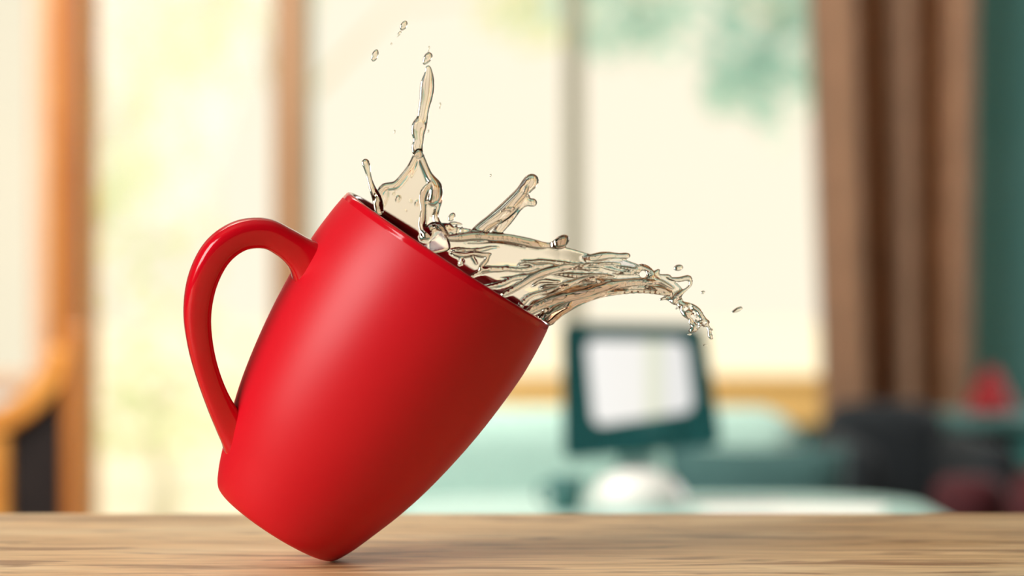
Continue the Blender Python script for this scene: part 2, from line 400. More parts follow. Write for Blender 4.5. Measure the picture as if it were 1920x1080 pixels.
for i in range(len(fr)): bm.faces.new((fr[i], fr[(i+1) % 6], bk[(i+1) % 6], bk[i]))
obj('side_panel', bm, M['black'], ac, bevel=.003)
bm = box(aL(-120, 0)[0], aL(156, 0)[0], -.02, .5, .36, .42); obj('seat', bm, M['black'], ac, bevel=.02)
for dx in (aL(122, 0)[0], aL(-8, 0)[0]):
    obj('leg', box(dx, dx+.03, .45, .5, 0, .38), M['orange_wood'], ac, bevel=.006)

# ------------------------------------------------------------------ mint sofa, cushion-shaped shade patch
Ds = 3.35
so = thing('sofa', (X(1130, Ds), Ds, 0), 'mint fabric sofa with a rounded back below the wide window', 'sofa')
def soft_box(x0, x1, y0, y1, z0, z1, r):
    return box(x0, x1, y0, y1, z0, z1)
sx0, sx1, sz = X(640, Ds)-so.location.x, X(1512, Ds)-so.location.x, Z(772, Ds)
obj('backrest', box(sx0, sx1, 0, .2, .12, sz), M['mint'], so, smooth=True, bevel=.055, seg=6)
obj('seat', box(sx0+.02, sx1-.02, -.38, .0, .2, .42), M['mint'], so, smooth=True, bevel=.04, seg=4)
for a in (sx0, sx1-.12): obj('arm', box(a, a+.12, -.38, .02, .12, .50), M['mint'], so, smooth=True, bevel=.04, seg=4)
for a in (sx0+.04, sx1-.09):
    for y in (-.34, .12): obj('leg', box(a, a+.05, y, y+.05, 0, .13), M['brown_wood'], so, bevel=.005)
cz = .42
c_ = obj('cushion', pillow_bm(.25, .22, .1), M['sofa_shade'], None, smooth=True)  # dark cushion shape put in for the shade on the sofa
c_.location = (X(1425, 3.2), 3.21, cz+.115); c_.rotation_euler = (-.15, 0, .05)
tag(c_, 'dark grey teal cushion shape added for the shade at the right end of the mint sofa', 'cushion')

# ------------------------------------------------------------------ navy armchair in front of the curtain
Dn = 3.75
na = thing('armchair', (X(1690, Dn), Dn, 0), 'dark navy upholstered armchair in front of the brown curtain', 'armchair')
nx0, nx1 = X(1566, Dn)-na.location.x, X(1806, Dn)-na.location.x
obj('backrest', box(nx0, nx1, .10, .24, .2, Z(764, Dn)), M['navy'], na, smooth=True, bevel=.05, seg=5)
obj('seat', box(nx0, nx1, -.3, .12, .18, .44), M['navy'], na, smooth=True, bevel=.03, seg=4)
for a in (nx0-.03, nx1-.03): obj('arm', box(a, a+.06, -.3, .12, .18, Z(815, Dn)), M['navy'], na, smooth=True, bevel=.025, seg=4)
for a in (nx0, nx1-.04):
    for y in (-.28, .16): obj('leg', box(a, a+.04, y, y+.04, 0, .19), M['brown_wood'], na, bevel=.004)

# ------------------------------------------------------------------ teal cabinet at the far right with a red lamp
Dk = 3.9
ck = thing('cabinet', (X(1920, Dk), Dk, 0), 'teal open-front cabinet with a pale top beside the brown curtain', 'cabinet')
kx0, kx1, kz = X(1806, Dk)-ck.location.x, .42, Z(782, Dk)
obj('top', box(kx0-.01, kx1+.01, -.02, .23, kz-.018, kz), M['grey_teal'], ck, bevel=.003)
M['teal_paint'] = noisy('teal paint', lin(64, 128, 124), lin(54, 116, 112), 0.5, (6, 6, 6), 0.03)
obj('side_panel', box(kx0, kx0+.015, 0, .22, 0, kz-.018), M['teal_paint'], ck, bevel=.002)
obj('side_panel', box(kx0+.085, kx0+.10, 0, .22, 0, kz-.018), M['teal_paint'], ck, bevel=.002)
obj('side_panel', box(kx1-.015, kx1, 0, .22, 0, kz-.018), M['teal_paint'], ck, bevel=.002)
obj('back_panel', box(kx0+.015, kx1-.015, .205, .22, 0, kz-.018), M['teal_paint'], ck)
obj('bottom', box(kx0+.015, kx1-.015, 0, .205, .06, .075), M['teal_paint'], ck)
dd = obj('door', box(kx0+.1, kx1-.02, -.012, 0, .08, kz-.03), M['teal_paint'], ck, bevel=.003)
bm = bmesh.new(); add_lathe(bm, [(0, -.012), (.009, -.012), (.012, -.004), (.006, .0), (.006, .012), (0, .012)], 14)
bmesh.ops.rotate(bm, verts=bm.verts, cent=(0, 0, 0), matrix=Matrix.Rotation(-PI/2, 3, 'X')); bmesh.ops.translate(bm, verts=bm.verts, vec=(kx0+.12, -.02, .4))
obj('knob', bm, M['white'], dd, smooth=True)
lp = thing('table_lamp', (X(1858, Dk+.1), Dk+.1, kz), 'small table lamp with a red cone shade on the teal cabinet', 'lamp')
hh = (Z(694, Dk)-kz)
obj('base', lathe([(0, 0), (.025, 0), (.026, .006), (.008, .012), (.005, .02), (.005, .03), (0, .03)], 24), M['dark_teal'], lp, smooth=True)
obj('shade', lathe([(.044, .006), (.010, hh), (.008, hh), (.042, .006), (.044, .006)], 32), M['red_fabric'], lp, smooth=True)
pf = thing('bolster', (X(1985, 3.2), 3.2, 0), 'upright dark red bolster cushion at the right edge before the teal cabinet', 'cushion')
pr = .075
zt_ = Z(868, 3.2)
obj('body', lathe([(0, 0), (.05, 0), (pr, .05), (pr*1.05, zt_*.5), (pr, zt_-.06), (.05, zt_-.012), (.012, zt_), (0, zt_)], 32), M['dark_red'], pf, smooth=True)
bm = bmesh.new(); add_lathe(bm, [(0, -.004), (.010, -.002), (.010, .004), (0, .007)], 16); bmesh.ops.translate(bm, verts=bm.verts, vec=(0, 0, zt_+.002))
obj('button', bm, M['dark_red'], pf, smooth=True)
st = thing('stool', (X(1818, 3.1), 3.1, 0), 'narrow dark red stool between the navy armchair and the dark red bolster', 'stool')
zz = Z(895, 3.1)
obj('seat', lathe([(0, zz-.07), (.042, zz-.07), (.048, zz-.05), (.047, zz-.015), (.034, zz), (0, zz)], 28), M['dark_red'], st, smooth=True)
for a in range(3):
    an = a*2*PI/3; bm = bmesh.new()
    add_tube(bm, [(.032*math.cos(an), .032*math.sin(an), zz-.065), (.048*math.cos(an), .048*math.sin(an), 0)], [.009, .007], 8)
    obj('leg', bm, M['brown_wood'], st, smooth=True)

# ------------------------------------------------------------------ mint desk, screen, small things on it
Dd = 2.62; zd = Z(927, Dd)
dk = thing('desk', (X(1320, 2.42), 2.42, 0), 'pale mint desk with rounded corners behind the wooden table', 'desk')
def rounded_slab(x0, x1, y0, y1, z0, z1, r, n=8):
    bm = bmesh.new(); pts = []
    for cx, cy, a0 in ((x1-r, y1-r, 0), (x0+r, y1-r, PI/2), (x0+r, y0+r, PI), (x1-r, y0+r, 1.5*PI)):
        for k in range(n+1): pts.append((cx+r*math.cos(a0+k*PI/2/n), cy+r*math.sin(a0+k*PI/2/n)))
    A = [bm.verts.new((x, y, z0)) for x, y in pts]; B = [bm.verts.new((x, y, z1)) for x, y in pts]
    bm.faces.new(A); bm.faces.new(B)
    for i in range(len(A)): bm.faces.new((A[i], A[(i+1) % len(A)], B[(i+1) % len(A)], B[i]))
    return bm
dx0, dx1 = X(760, 2.5)-dk.location.x, X(1735, 2.5)-dk.location.x
obj('desktop', rounded_slab(dx0, dx1, -.24, .2, zd-.022, zd, .12), M['mint_paint'], dk, bevel=.004)
for x in (dx0+.05, dx1-.085):
    for y in (-.17, .12): obj('leg', box(x, x+.035, y, y+.035, 0, zd-.022), M['mint_paint'], dk, bevel=.004)
# the screen: teal bezel, lit panel, white foot
Dm = 2.48
mo = thing('monitor', (X(1195, Dm), Dm, zd), 'monitor with a dark teal bezel and a bright white screen on the mint desk', 'monitor')
def mL(px, py, y=0): q = PX(px, py, Dm); return Vector((q.x-mo.location.x, y, q.z-zd))
def rounded_poly(pts, r, n=6):
    out = []; m_ = len(pts)
    for i in range(m_):
        p, a, b = Vector(pts[i]), Vector(pts[i-1]), Vector(pts[(i+1) % m_])
        u = (a-p).normalized()*r; v = (b-p).normalized()*r
        for k in range(n+1):
            t = k/n; out.append((1-t)**2*(p+u)+2*t*(1-t)*p+t*t*(p+v))
    return out
outer = rounded_poly([tuple(mL(*q)) for q in ((1052, 605), (1318, 609), (1352, 834), (1056, 861))], .012)
inner = rounded_poly([tuple(mL(*q)) for q in ((1098, 636), (1286, 639), (1300, 770), (1113, 798))], .012)
bm = bmesh.new(); n_ = len(outer)
of = [bm.verts.new((p.x, -.012, p.z)) for p in outer]; ob = [bm.verts.new((p.x*.96, .05, p.z)) for p in outer]
iff = [bm.verts.new((p.x, -.012, p.z)) for p in inner]; ib = [bm.verts.new((p.x, .0, p.z)) for p in inner]
for i in range(n_):
    j = (i+1) % n_
    bm.faces.new((of[i], of[j], iff[j], iff[i])); bm.faces.new((of[i], ob[i], ob[j], of[j])); bm.faces.new((iff[i], iff[j], ib[j], ib[i]))
bm.faces.new(ob); bm.faces.new(ib)
obj('bezel', bm, M['dark_teal'], mo)
def screen_mat():
    m = bpy.data.materials.new('lit screen'); m.use_nodes = True; nt = m.node_tree; b = nt.nodes['Principled BSDF']; L = nt.links.new
    b.inputs['Base Color'].default_value = (.02, .02, .02, 1); b.inputs['Roughness'].default_value = .3
    tc = nt.nodes.new('ShaderNodeTexCoord'); sp = nt.nodes.new('ShaderNodeSeparateXYZ'); L(tc.outputs['Object'], sp.inputs[0])
    r = nt.nodes.new('ShaderNodeValToRGB'); e = r.color_ramp.elements
    mr = nt.nodes.new('ShaderNodeMapRange'); mr.inputs[1].default_value = -.06; mr.inputs[2].default_value = .06
    L(sp.outputs[0], mr.inputs[0]); L(mr.outputs[0], r.inputs[0])
    e[0].position = .0; e[0].color = (*lin(254, 252, 248), 1); e[1].position = .55; e[1].color = (*lin(250, 247, 240), 1)
    for p, c in ((.60, lin(232, 234, 208)), (.70, lin(232, 234, 214)), (.74, lin(240, 238, 234)), (1, lin(236, 236, 234))):
        q = e.new(p); q.color = (*c, 1)
    L(r.outputs[0], b.inputs['Emission Color']); b.inputs['Emission Strength'].default_value = .97
    return m
bm = bmesh.new(); bm.faces.new([bm.verts.new((p.x, -.002, p.z)) for p in inner])
g = bmesh.ops.extrude_face_region(bm, geom=bm.faces[:]); bmesh.ops.translate(bm, verts=[v for v in g['geom'] if isinstance(v, bmesh.types.BMVert)], vec=(0, .0015, 0))
obj('screen', bm, screen_mat(), mo)
a, b = mL(1205, 786), mL(1268, 800)
obj('latch', box(a.x, b.x, -.02, -.008, b.z-.012, a.z), M['dark_teal'], mo, bevel=.005)
hb = mL(0, 845).z
obj('neck', box(-.02, .02, .01, .03, .01, hb+.03), M['mint_paint'], mo, bevel=.005)
rb = .050
obj('foot', lathe([(0, 0), (rb, 0), (rb, .006), (rb*.93, .018), (rb*.72, .030), (rb*.4, .037), (0, .039)], 36), M['white'], mo, smooth=True)
cp = thing('cup', (X(1062, 2.42), 2.42, zd), 'small grey teal cup left of the monitor foot on the desk', 'cup')
obj('body', lathe([(0, 0), (.014, 0), (.017, .02), (.018, .034), (.0165, .034), (.0155, .02), (.012, .003), (0, .003)], 28), M['grey_teal'], cp, smooth=True)
bm = bmesh.new(); add_tube(bm, [(-.0165, 0, .028), (-.026, 0, .026), (-.028, 0, .016), (-.024, 0, .009), (-.0155, 0, .008)], .0025, 8)
obj('handle', bm, M['grey_teal'], cp, smooth=True)
for i, (px, y, rz, lab) in enumerate(((1400, 2.45, .1, 'blank white sheet of paper right of the monitor on the mint desk'), (1560, 2.40, -.2, 'blank white sheet of paper near the right end of the mint desk'))):
    o = obj('paper_sheet', box(-.05, .05, -.07, .07, 0, .0006), M['paper']); o.location = (X(px, y), y, zd+.0002+i*.0001); o.rotation_euler = (0, 0, rz)
    tag(o, lab, 'paper', 'paper sheets on the desk')

# ------------------------------------------------------------------ the red mug
tau = math.radians(2.0); th = math.radians(33.2)
axis = Vector((math.sin(th)*math.cos(tau), -math.sin(tau), math.cos(th)*math.cos(tau)))
vx = Vector((math.cos(th), 0, -math.sin(th))); vx = (vx-axis*vx.dot(axis)).normalized(); vy = axis.cross(vx)
B = PX(516, 983, Y0)
mug = thing('mug', B, 'glossy red ceramic mug tilted on its bottom edge, spilling tea over the wooden table', 'mug')
R3 = Matrix((vx, vy, axis)).transposed()
mug.rotation_euler = R3.to_euler()
prof_o = [(0, 6), (60, 4), (100, 2), (116, 0), (127, 3), (134, 10), (141, 22), (152, 46), (166, 84), (186, 142), (203, 205), (217, 278), (227, 350), (233, 425), (235, 490), (232, 545), (228, 580), (226, 592)]
Ho = 599
inner_p = [(213, 592), (215, 578), (219, 545), (222, 490), (220, 425), (214, 350), (204, 278), (190, 205), (173, 142), (153, 84), (135, 46), (110, 26), (60, 20), (0, 19)]
po = catmull(prof_o, 4); pi_ = catmull(inner_p, 4)
rim = [(226-6.5+6.5*math.cos(a), 592+7*math.sin(a)) for a in np.linspace(0.25, PI-.25, 7)]
prof = [(max(0, r)*K, z*K) for r, z in list(po)+rim+list(pi_)]
body = obj('body', lathe(prof, 128), M['glaze'], mug, smooth=True)
body.data.materials.append(M['glaze_gloss'])
for p in body.data.polygons:
    if p.center.z > 584*K and math.hypot(p.center.x, p.center.y) > 205*K: p.material_index = 1
# handle: centre line, half thickness in the handle's plane, half width across it
hd = [(628, 534, 108, 58), (618, 522, 92, 51), (607, 508, 68, 42), (592, 491, 46, 34), (573, 473, 33, 29), (547, 453, 28, 26.5), (514, 437, 27.5, 25), (470, 441, 27.5, 25), (430, 470, 28, 26), (403, 520, 27, 26), (391, 580, 25, 25), (394, 640, 23, 24), (406, 698, 22, 23), (424, 752, 24, 24), (442, 788, 30, 26), (458, 810, 40, 32), (470, 824, 52, 38)]
phi = math.radians(22)
u2 = (math.sin(th), -math.cos(th)); v2 = (math.cos(th), math.sin(th))
rows = []
for px, py, hw, hd_ in hd:
    dx, dy = px-516, py-983
    s_ = dx*u2[0]+dy*u2[1]; r_ = -(dx*v2[0]+dy*v2[1])
    rows.append((s_*K, r_*K/math.cos(phi), hw*K, hd_*K))
rows = catmull(rows, 10)
hdir = Vector((-math.cos(phi), -math.sin(phi), 0)); hside = Vector((-math.sin(phi), math.cos(phi), 0))
bm = bmesh.new(); rings = []; n = 36
for i, (s_, r_, hw, hd_) in enumerate(rows):
    a, b = rows[max(i-1, 0)], rows[min(i+1, len(rows)-1)]
    t = np.array([b[0]-a[0], b[1]-a[1]]); t /= np.linalg.norm(t); nn = (t[1], -t[0])
    ring = []
    for k in range(n):
        an = 2*PI*k/n; c, s2 = math.cos(an), math.sin(an); e = 0.62
        c = math.copysign(abs(c)**e, c); s2 = math.copysign(abs(s2)**e, s2)
        q = Vector((0, 0, s_))+hdir*r_ + (Vector((0, 0, nn[0]))+hdir*nn[1])*(hw*c*.985) + hside*(hd_*s2)
        ring.append(bm.verts.new(q))
    rings.append(ring)
for A, Bq in zip(rings, rings[1:]):
    for k in range(n): bm.faces.new((A[k], A[(k+1) % n], Bq[(k+1) % n], Bq[k]))
bm.faces.new(rings[0]); bm.faces.new(rings[-1])
obj('handle', bm, M['glaze_gloss'], mug, smooth=True)
Mw = Matrix.Translation(B) @ R3.to_4x4()
ZT = min((Mw @ v.co).z for v in body.data.vertices)-.0002

# ------------------------------------------------------------------ wooden table
DT = (CAMZ-ZT)*F/(962-540)
tb = thing('table', (0, DT-.35, 0), 'brown wooden table with streaky grain under the red mug', 'table')
obj('tabletop', box(-.85, .85, -.35, .35, ZT-.035, ZT), M['table_wood'], tb, bevel=.003)
for x in (-.8, .73):
    for y in (-.31, .24): obj('leg', box(x, x+.07, y, y+.07, 0, ZT-.035), M['table_wood'], tb, bevel=.004)
bm = bmesh.new(); add_box(bm, -.73, .73, -.29, -.265, ZT-.11, ZT-.035); obj('apron', bm, M['table_wood'], tb, bevel=.003)
bm = bmesh.new(); add_box(bm, -.73, .73, .265, .29, ZT-.11, ZT-.035); obj('apron', bm, M['table_wood'], tb, bevel=.003)

# ------------------------------------------------------------------ the tea: one liquid body from a distance field
STEP = 1.5
SQ = 1.7                       # streams are flatter in depth than they are wide
gx = np.arange(668, 1352, STEP, dtype=np.float32); gz = np.arange(118, 660, STEP, dtype=np.float32); gy = np.arange(-80, 110, STEP, dtype=np.float32)
FLD = np.full((len(gx), len(gy), len(gz)), 40, np.float32)
rng = np.random.default_rng(7)
def vnoise(x, z, sx, sz, seed):
    """smooth value noise on a lattice"""
    r = np.random.default_rng(seed); T = r.random((64, 64)).astype(np.float32)
    a = x/sx+500; b = z/sz+500; i = np.floor(a).astype(int); j = np.floor(b).astype(int); f = a-i; g = b-j
    f = f*f*(3-2*f); g = g*g*(3-2*g); i0, i1, j0, j1 = i % 64, (i+1) % 64, j % 64, (j+1) % 64
    return (T[i0, j0]*(1-f)*(1-g)+T[i1, j0]*f*(1-g)+T[i0, j1]*(1-f)*g+T[i1, j1]*f*g)*2-1
def rngidx(g, lo, hi): return max(0, int((lo-g[0])/STEP)-1), min(len(g), int((hi-g[0])/STEP)+2)
def smin_into(sl, d, k):
    a = FLD[sl]
    h = np.maximum(k-np.abs(a-d), 0)/k
    FLD[sl] = np.minimum(a, d)-h*h*k*.25
def smax_into(sl, d, k):
    a = FLD[sl]; d = -d
    h = np.maximum(k-np.abs(a-d), 0)/k
    FLD[sl] = np.maximum(a, d)+h*h*k*.25
def capsule(p, q, r0, r1, k=6, cut=False):
    r = max(r0, r1)+k+3
    i0, i1 = rngidx(gx, min(p[0], q[0])-r, max(p[0], q[0])+r); j0, j1 = rngidx(gy, min(p[1], q[1])-r, max(p[1], q[1])+r); k0, k1 = rngidx(gz, min(p[2], q[2])-r, max(p[2], q[2])+r)
    if i1 <= i0 or j1 <= j0 or k1 <= k0: return
    xx, yy, zz = gx[i0:i1, None, None]-p[0], (gy[None, j0:j1, None]-p[1])*SQ, gz[None, None, k0:k1]-p[2]
    d = np.array(q, float)-np.array(p, float); d[1] *= SQ; L2 = float(d @ d)+1e-6
    t = np.clip((xx*d[0]+yy*d[1]+zz*d[2])/L2, 0, 1)
    dist = np.sqrt((xx-t*d[0])**2+(yy-t*d[1])**2+(zz-t*d[2])**2)-(r0+(r1-r0)*t)
    (smax_into if cut else smin_into)((slice(i0, i1), slice(j0, j1), slice(k0, k1)), dist.astype(np.float32), k)
def rope(pts, dep=None, off=0, k=6, n=4, w=1.0):
    """pts rows (px, py, radius[, depth])"""
    rows = [(p[0], p[1], p[2], (p[3] if len(p) > 3 else (float(dep(np.float32(p[0]), np.float32(p[1]))) if dep else 0)+off)) for p in pts]
    P = catmull(rows, n)
    for a, b in zip(P, P[1:]): capsule((a[0], a[3], a[1]), (b[0], b[3], b[1]), max(.8, a[2]*w), max(.8, b[2]*w), k*1.3)
def ball(px, py, y, r, k=4, cut=False): capsule((px, y, py), (px+.1, y, py), r, r, k, cut)
def sheet(poly, dep, thick, k=5):
    poly = catmull(poly+[poly[0]], 5)[:-1]; lo = poly.min(0)-12; hi = poly.max(0)+12
    i0, i1 = rngidx(gx, lo[0], hi[0]); k0, k1 = rngidx(gz, lo[1], hi[1])
    x, z = np.meshgrid(gx[i0:i1], gz[k0:k1], indexing='ij')
    d2 = np.full(x.shape, 1e9, np.float32); ins = np.zeros(x.shape, bool)
    for a, b in zip(poly, np.roll(poly, -1, 0)):
        ex, ez = b-a; wx, wz = x-a[0], z-a[1]; t = np.clip((wx*ex+wz*ez)/(ex*ex+ez*ez+1e-9), 0, 1)
        d2 = np.minimum(d2, (wx-ex*t)**2+(wz-ez*t)**2)
        c = ((a[1] <= z) != (b[1] <= z)) & (x < a[0]+(z-a[1])/(ez if abs(ez) > 1e-9 else 1e-9)*ex); ins ^= c
    d2 = np.sqrt(d2); d2[ins] *= -1
    y = dep(x, z); t = thick(x, z)
    j0, j1 = rngidx(gy, y.min()-14, y.max()+14)
    dy = np.abs(gy[None, j0:j1, None]-y[:, None, :])-t[:, None, :]; dd = d2[:, None, :]
    h = np.maximum(4-np.abs(dy-dd), 0)/4
    d = np.maximum(dy, dd)+h*h*1.0
    smin_into((slice(i0, i1), slice(j0, j1), slice(k0, k1)), d.astype(np.float32), k)

# crown sheet round the tall jet
SQ = 1.0
dep1 = lambda x, z: 12-((x-765)/60)**2*14+10*np.sin((z-300)/45)+4*vnoise(x, z, 50, 60, 3)
crown = [(697, 420), (702, 388), (708, 364), (720, 349), (742, 344), (756, 328), (770, 308), (780, 286), (788, 286), (797, 308), (808, 332), (822, 344), (827, 360), (823, 384), (820, 402), (832, 430), (842, 470), (760, 470)]
sheet(crown, dep1, lambda x, z: 3.0+.012*np.maximum(z-340, 0))
rope([(709, 366, 3.4), (720, 350, 3.8), (740, 346, 3.8), (755, 330, 3.4), (770, 310, 3), (781, 288, 3)], dep1)
rope([(785, 282, 3), (793, 303, 3.2), (804, 328, 4), (816, 348, 8), (817, 364, 9), (812, 378, 6)], dep1)
rope([(806, 344, 3), (796, 358, 6), (792, 374, 5), (794, 390, 4), (792, 408, 5), (792, 425, 6), (800, 440, 8)], dep1, -10, k=3)
rope([(822, 352, 3), (825, 372, 4), (820, 392, 3), (817, 408, 4), (826, 428, 6), (836, 440, 6)], dep1, 6, k=3)
rope([(784, 290, 1.6), (778, 308, 2.6), (768, 332, 1.2)], dep1, -3, k=2)
rope([(724, 352, 1.4), (724, 366, 2.6), (717, 386, 1.6)], dep1, -3, k=2)
rope([(796, 382, 2), (806, 377, 3), (820, 374, 2)], dep1, -8, k=2)
rope([(800, 436, 4), (808, 424, 5), (820, 422, 5), (830, 430, 4)], dep1, -12, k=3)
for q in ((745, 372, 5), (737, 363, 2.2), (781, 380, 4.6), (769, 377, 2.4), (760, 395, 1.8)):
    yq = float(dep1(np.float32(q[0]), np.float32(q[1])))
    capsule((q[0]-q[2]*.25, yq-4, q[1]+q[2]*.5), (q[0]+q[2]*.25, yq-4, q[1]-q[2]*.5), q[2]*.7, q[2]*.7, 1.5)
# the tall jet: flat and wide, pinched here and there
SQ = 2.4
jd = lambda x, z: 10+8*np.sin(z/60)
rope([(784, 290, 7), (782, 276, 8), (785, 262, 7), (784, 248, 10), (786, 236, 11.5), (792, 222, 8), (794, 206, 8), (797, 190, 9), (800, 172, 11), (801, 156, 10.5), (803, 142, 7), (803, 130, 3.4), (802, 124, 1.6)], jd, k=4, n=6)
SQ = 1.2
rope([(786, 292, 3), (788, 276, 2.4), (792, 262, 1.6)], jd, -2, k=2)
rope([(790, 228, 1.5), (794, 234, 3), (796, 240, 1.5)], jd, -4, k=2)
# left finger
SQ = 1.5
rope([(712, 396, 8, -12), (708, 374, 7.5, -14), (701, 358, 5, -15), (696, 343, 3.4, -16), (692, 328, 3.2, -16), (689, 314, 4.6, -16), (686, 304, 5.6, -16)], k=4)
SQ = .9
rope([(712, 392, 2.5, -18), (710, 372, 2.4, -19), (700, 355, 1.4, -19)], k=2)
# right finger
SQ = 1.9
rope([(880, 448, 7, 26), (900, 430, 10, 28), (924, 412, 11, 30), (944, 397, 12.5, 30), (962, 379, 12, 30), (978, 361, 10, 30), (988, 348, 10, 30), (998, 337, 12.5, 30)], k=5)
rope([(924, 444, 6, 20), (944, 420, 8, 22), (960, 400, 8, 24), (976, 380, 6, 26)], k=5)
SQ = .9
rope([(956, 398, 1.6, 14), (970, 380, 3, 14), (984, 364, 3.4, 18), (989, 348, 2, 22)], k=2)
rope([(902, 440, 2, 16), (914, 428, 4, 14), (930, 418, 3, 14), (940, 412, 1.5, 16)], k=2)
rope([(938, 396, 1.4, 18), (950, 392, 2.6, 17), (966, 392, 1.6, 20)], k=2)
SQ = 1.6
rope([(974, 388, 5, 26), (984, 378, 5, 26), (990, 368, 4, 26)], k=3)
rope([(978, 384, 4, 24), (990, 379, 5, 24), (1000, 379, 7.5, 24)], k=3)
# the tongue pouring to the right
dep2 = lambda x, z: 14*np.sin((x-840)/95)+(520-z)*.28+.05*(x-900)+4*vnoise(x, z, 110, 50, 5)
def thick2(x, z):
    s = z+.00055*(x-1120)**2
    return np.clip(3.0+.8*vnoise(x, s*1.0, 170, 18, 21)-.005*np.maximum(x-1050, 0), 1.8, 8)
tongue = [(780, 470), (800, 438), (830, 424), (870, 426), (905, 434), (950, 440), (1000, 450), (1040, 458), (1075, 466), (1115, 477), (1160, 482), (1195, 494), (1230, 510), (1262, 524), (1282, 545), (1272, 562), (1252, 554), (1220, 547), (1180, 547), (1130, 555), (1085, 572), (1050, 593), (1030, 612), (960, 620), (860, 560)]
sheet(tongue, dep2, thick2)
R = lambda *p, **k: rope(list(p), dep2, **k)
SQ = 1.1
R((796, 444, 8), (818, 432, 8), (836, 426, 6), (850, 432, 3), k=5, off=-4)
SQ = .5
R((836, 446, 3), (862, 445, 5), (890, 442, 5.5), (920, 443, 6), (955, 446, 6.5), (990, 453, 6.5), (1012, 458, 5), (1030, 459, 2.5), (1042, 457, 5), (1052, 453, 9), (1060, 447, 7), k=4, off=-6)
SQ = 1.1
R((828, 432, 3), (846, 418, 2.6), (866, 420, 1.4), k=3)
for (x0_, z0_, x1_, z1_, w_) in ((850, 440, 856, 420, 2), (864, 440, 866, 424, 1.6), (838, 438, 842, 426, 2.4)): R((x0_, z0_, w_), ((x0_+x1_)/2, (z0_+z1_)/2, w_*1.2), (x1_, z1_, w_*.6), k=2, off=-6)
SQ = .6
R((846, 474, 3), (868, 478, 5), (890, 476, 4), (906, 478, 4), (920, 476, 2.2), k=2.5, off=-10)
R((916, 478, 2), (912, 488, 3), (904, 498, 3.4), (902, 504, 3), (914, 507, 2), k=2.5, off=-10)
R((862, 480, 2), (866, 488, 3), (862, 496, 2), k=2, off=-8)
R((884, 480, 1.6), (890, 488, 2.6), (894, 496, 1.6), k=2, off=-8)
R((880, 520, 2), (906, 508, 4), (940, 504, 3.6), (980, 505, 2.6), (1020, 498, 3.4), (1040, 497, 1.4), k=2.5, off=-6)
R((900, 540, 3), (930, 534, 4), (960, 524, 3), (984, 514, 1.2), k=2.5, off=-6)
R((944, 552, 4), (975, 535, 5), (1000, 520, 6), (1022, 510, 6), (1050, 503, 5), (1080, 499, 3), (1120, 495, 2), (1160, 494, 1), k=3, off=-6)
SQ = .5
R((968, 584, 3), (988, 560, 4), (1012, 550, 3), (1030, 546, 5), (1050, 541, 5), (1076, 530, 4), (1104, 521, 3), (1136, 517, 1.2), k=2.5, off=-6)
R((985, 588, 5), (1010, 574, 7), (1040, 562, 9), (1070, 554, 9), (1100, 548, 9), (1130, 540, 8), (1160, 533, 6), (1200, 529, 5), (1232, 528, 3), k=4, off=-6)
R((1020, 598, 8), (1040, 588, 9), (1062, 575, 9), (1084, 564, 8), (1112, 555, 6), (1150, 549, 4), (1200, 546, 3), (1240, 548, 4), (1258, 552, 2), k=4, off=4)
R((1026, 604, 6), (1040, 594, 7), (1056, 583, 4), (1070, 576, 1.5), k=2.5, off=-12)
# thin streaks along the flow, tapering at both ends
SQ = .45
top_ = catmull([(800, 440), (880, 436), (960, 448), (1060, 470), (1160, 490), (1230, 514), (1272, 540)], 12)
bot_ = catmull([(1020, 606), (1050, 586), (1090, 567), (1140, 553), (1190, 547), (1240, 550), (1266, 558)], 12)
def flow(s, u):
    i = u*(len(top_)-1); j = int(min(i, len(top_)-2)); f = i-j
    a = top_[j]*(1-f)+top_[j+1]*f; b = bot_[j]*(1-f)+bot_[j+1]*f
    return a*(1-s)+b*s
for i in range(46):
    s_ = rng.random()**.55*.97+.02; u0 = rng.random()**1.2*.75; ln = rng.uniform(.1, .32); m_ = rng.uniform(1.4, 3.2)*(1 if s_ > .5 else .8)
    pts = []
    for t in np.linspace(0, 1, 6):
        q = flow(s_+.02*math.sin(6*t+i), min(.99, u0+ln*t)); pts.append((q[0], q[1], .9+m_*math.sin(PI*t)**.8))
    R(*pts, k=2, off=float(rng.choice([-4, -3, 4])), n=3)
SQ = 1.1
R((1094, 484, 2), (1112, 483, 6), (1128, 480, 7), (1144, 478, 5), (1162, 479, 4), (1178, 479, 5), k=3, off=-2)
R((1100, 490, 1.6), (1130, 500, 2), (1160, 508, 2), (1190, 514, 2), k=2, off=4)
R((1150, 512, 1.6), (1180, 511, 2.4), (1192, 508, 3), (1200, 500, 3.6), (1212, 502, 4), (1222, 512, 4), (1216, 522, 4), (1202, 526, 3), k=3, off=-6)
capsule((1206, -60, 514), (1206, 100, 514), 6, 6, 3, True)
R((1200, 532, 4), (1216, 526, 5), (1228, 514, 4), (1236, 506, 2), k=3, off=0)
R((1226, 519, 3), (1244, 517, 2), (1256, 518, 3), k=2.5, off=0)
R((1256, 522, 2), (1274, 524, 4), (1292, 521, 4), (1295, 534, 2), (1282, 546, 2.4), (1268, 556, 3.4), (1262, 566, 4), k=3, off=4)
R((1236, 562, 1.4), (1250, 559, 2.4), (1264, 566, 4), (1280, 570, 4), (1296, 574, 4), (1308, 582, 4), (1314, 592, 4), (1322, 602, 3), (1326, 604, 3), k=3, off=0)
R((1276, 574, 4), (1286, 586, 8), (1294, 594, 5), (1296, 606, 4), (1302, 614, 5), (1292, 620, 3), k=3, off=-6)
R((1302, 600, 3), (1316, 604, 3), (1328, 614, 2.6), (1330, 628, 3), (1334, 634, 2), k=3, off=6)
SQ = 1.0
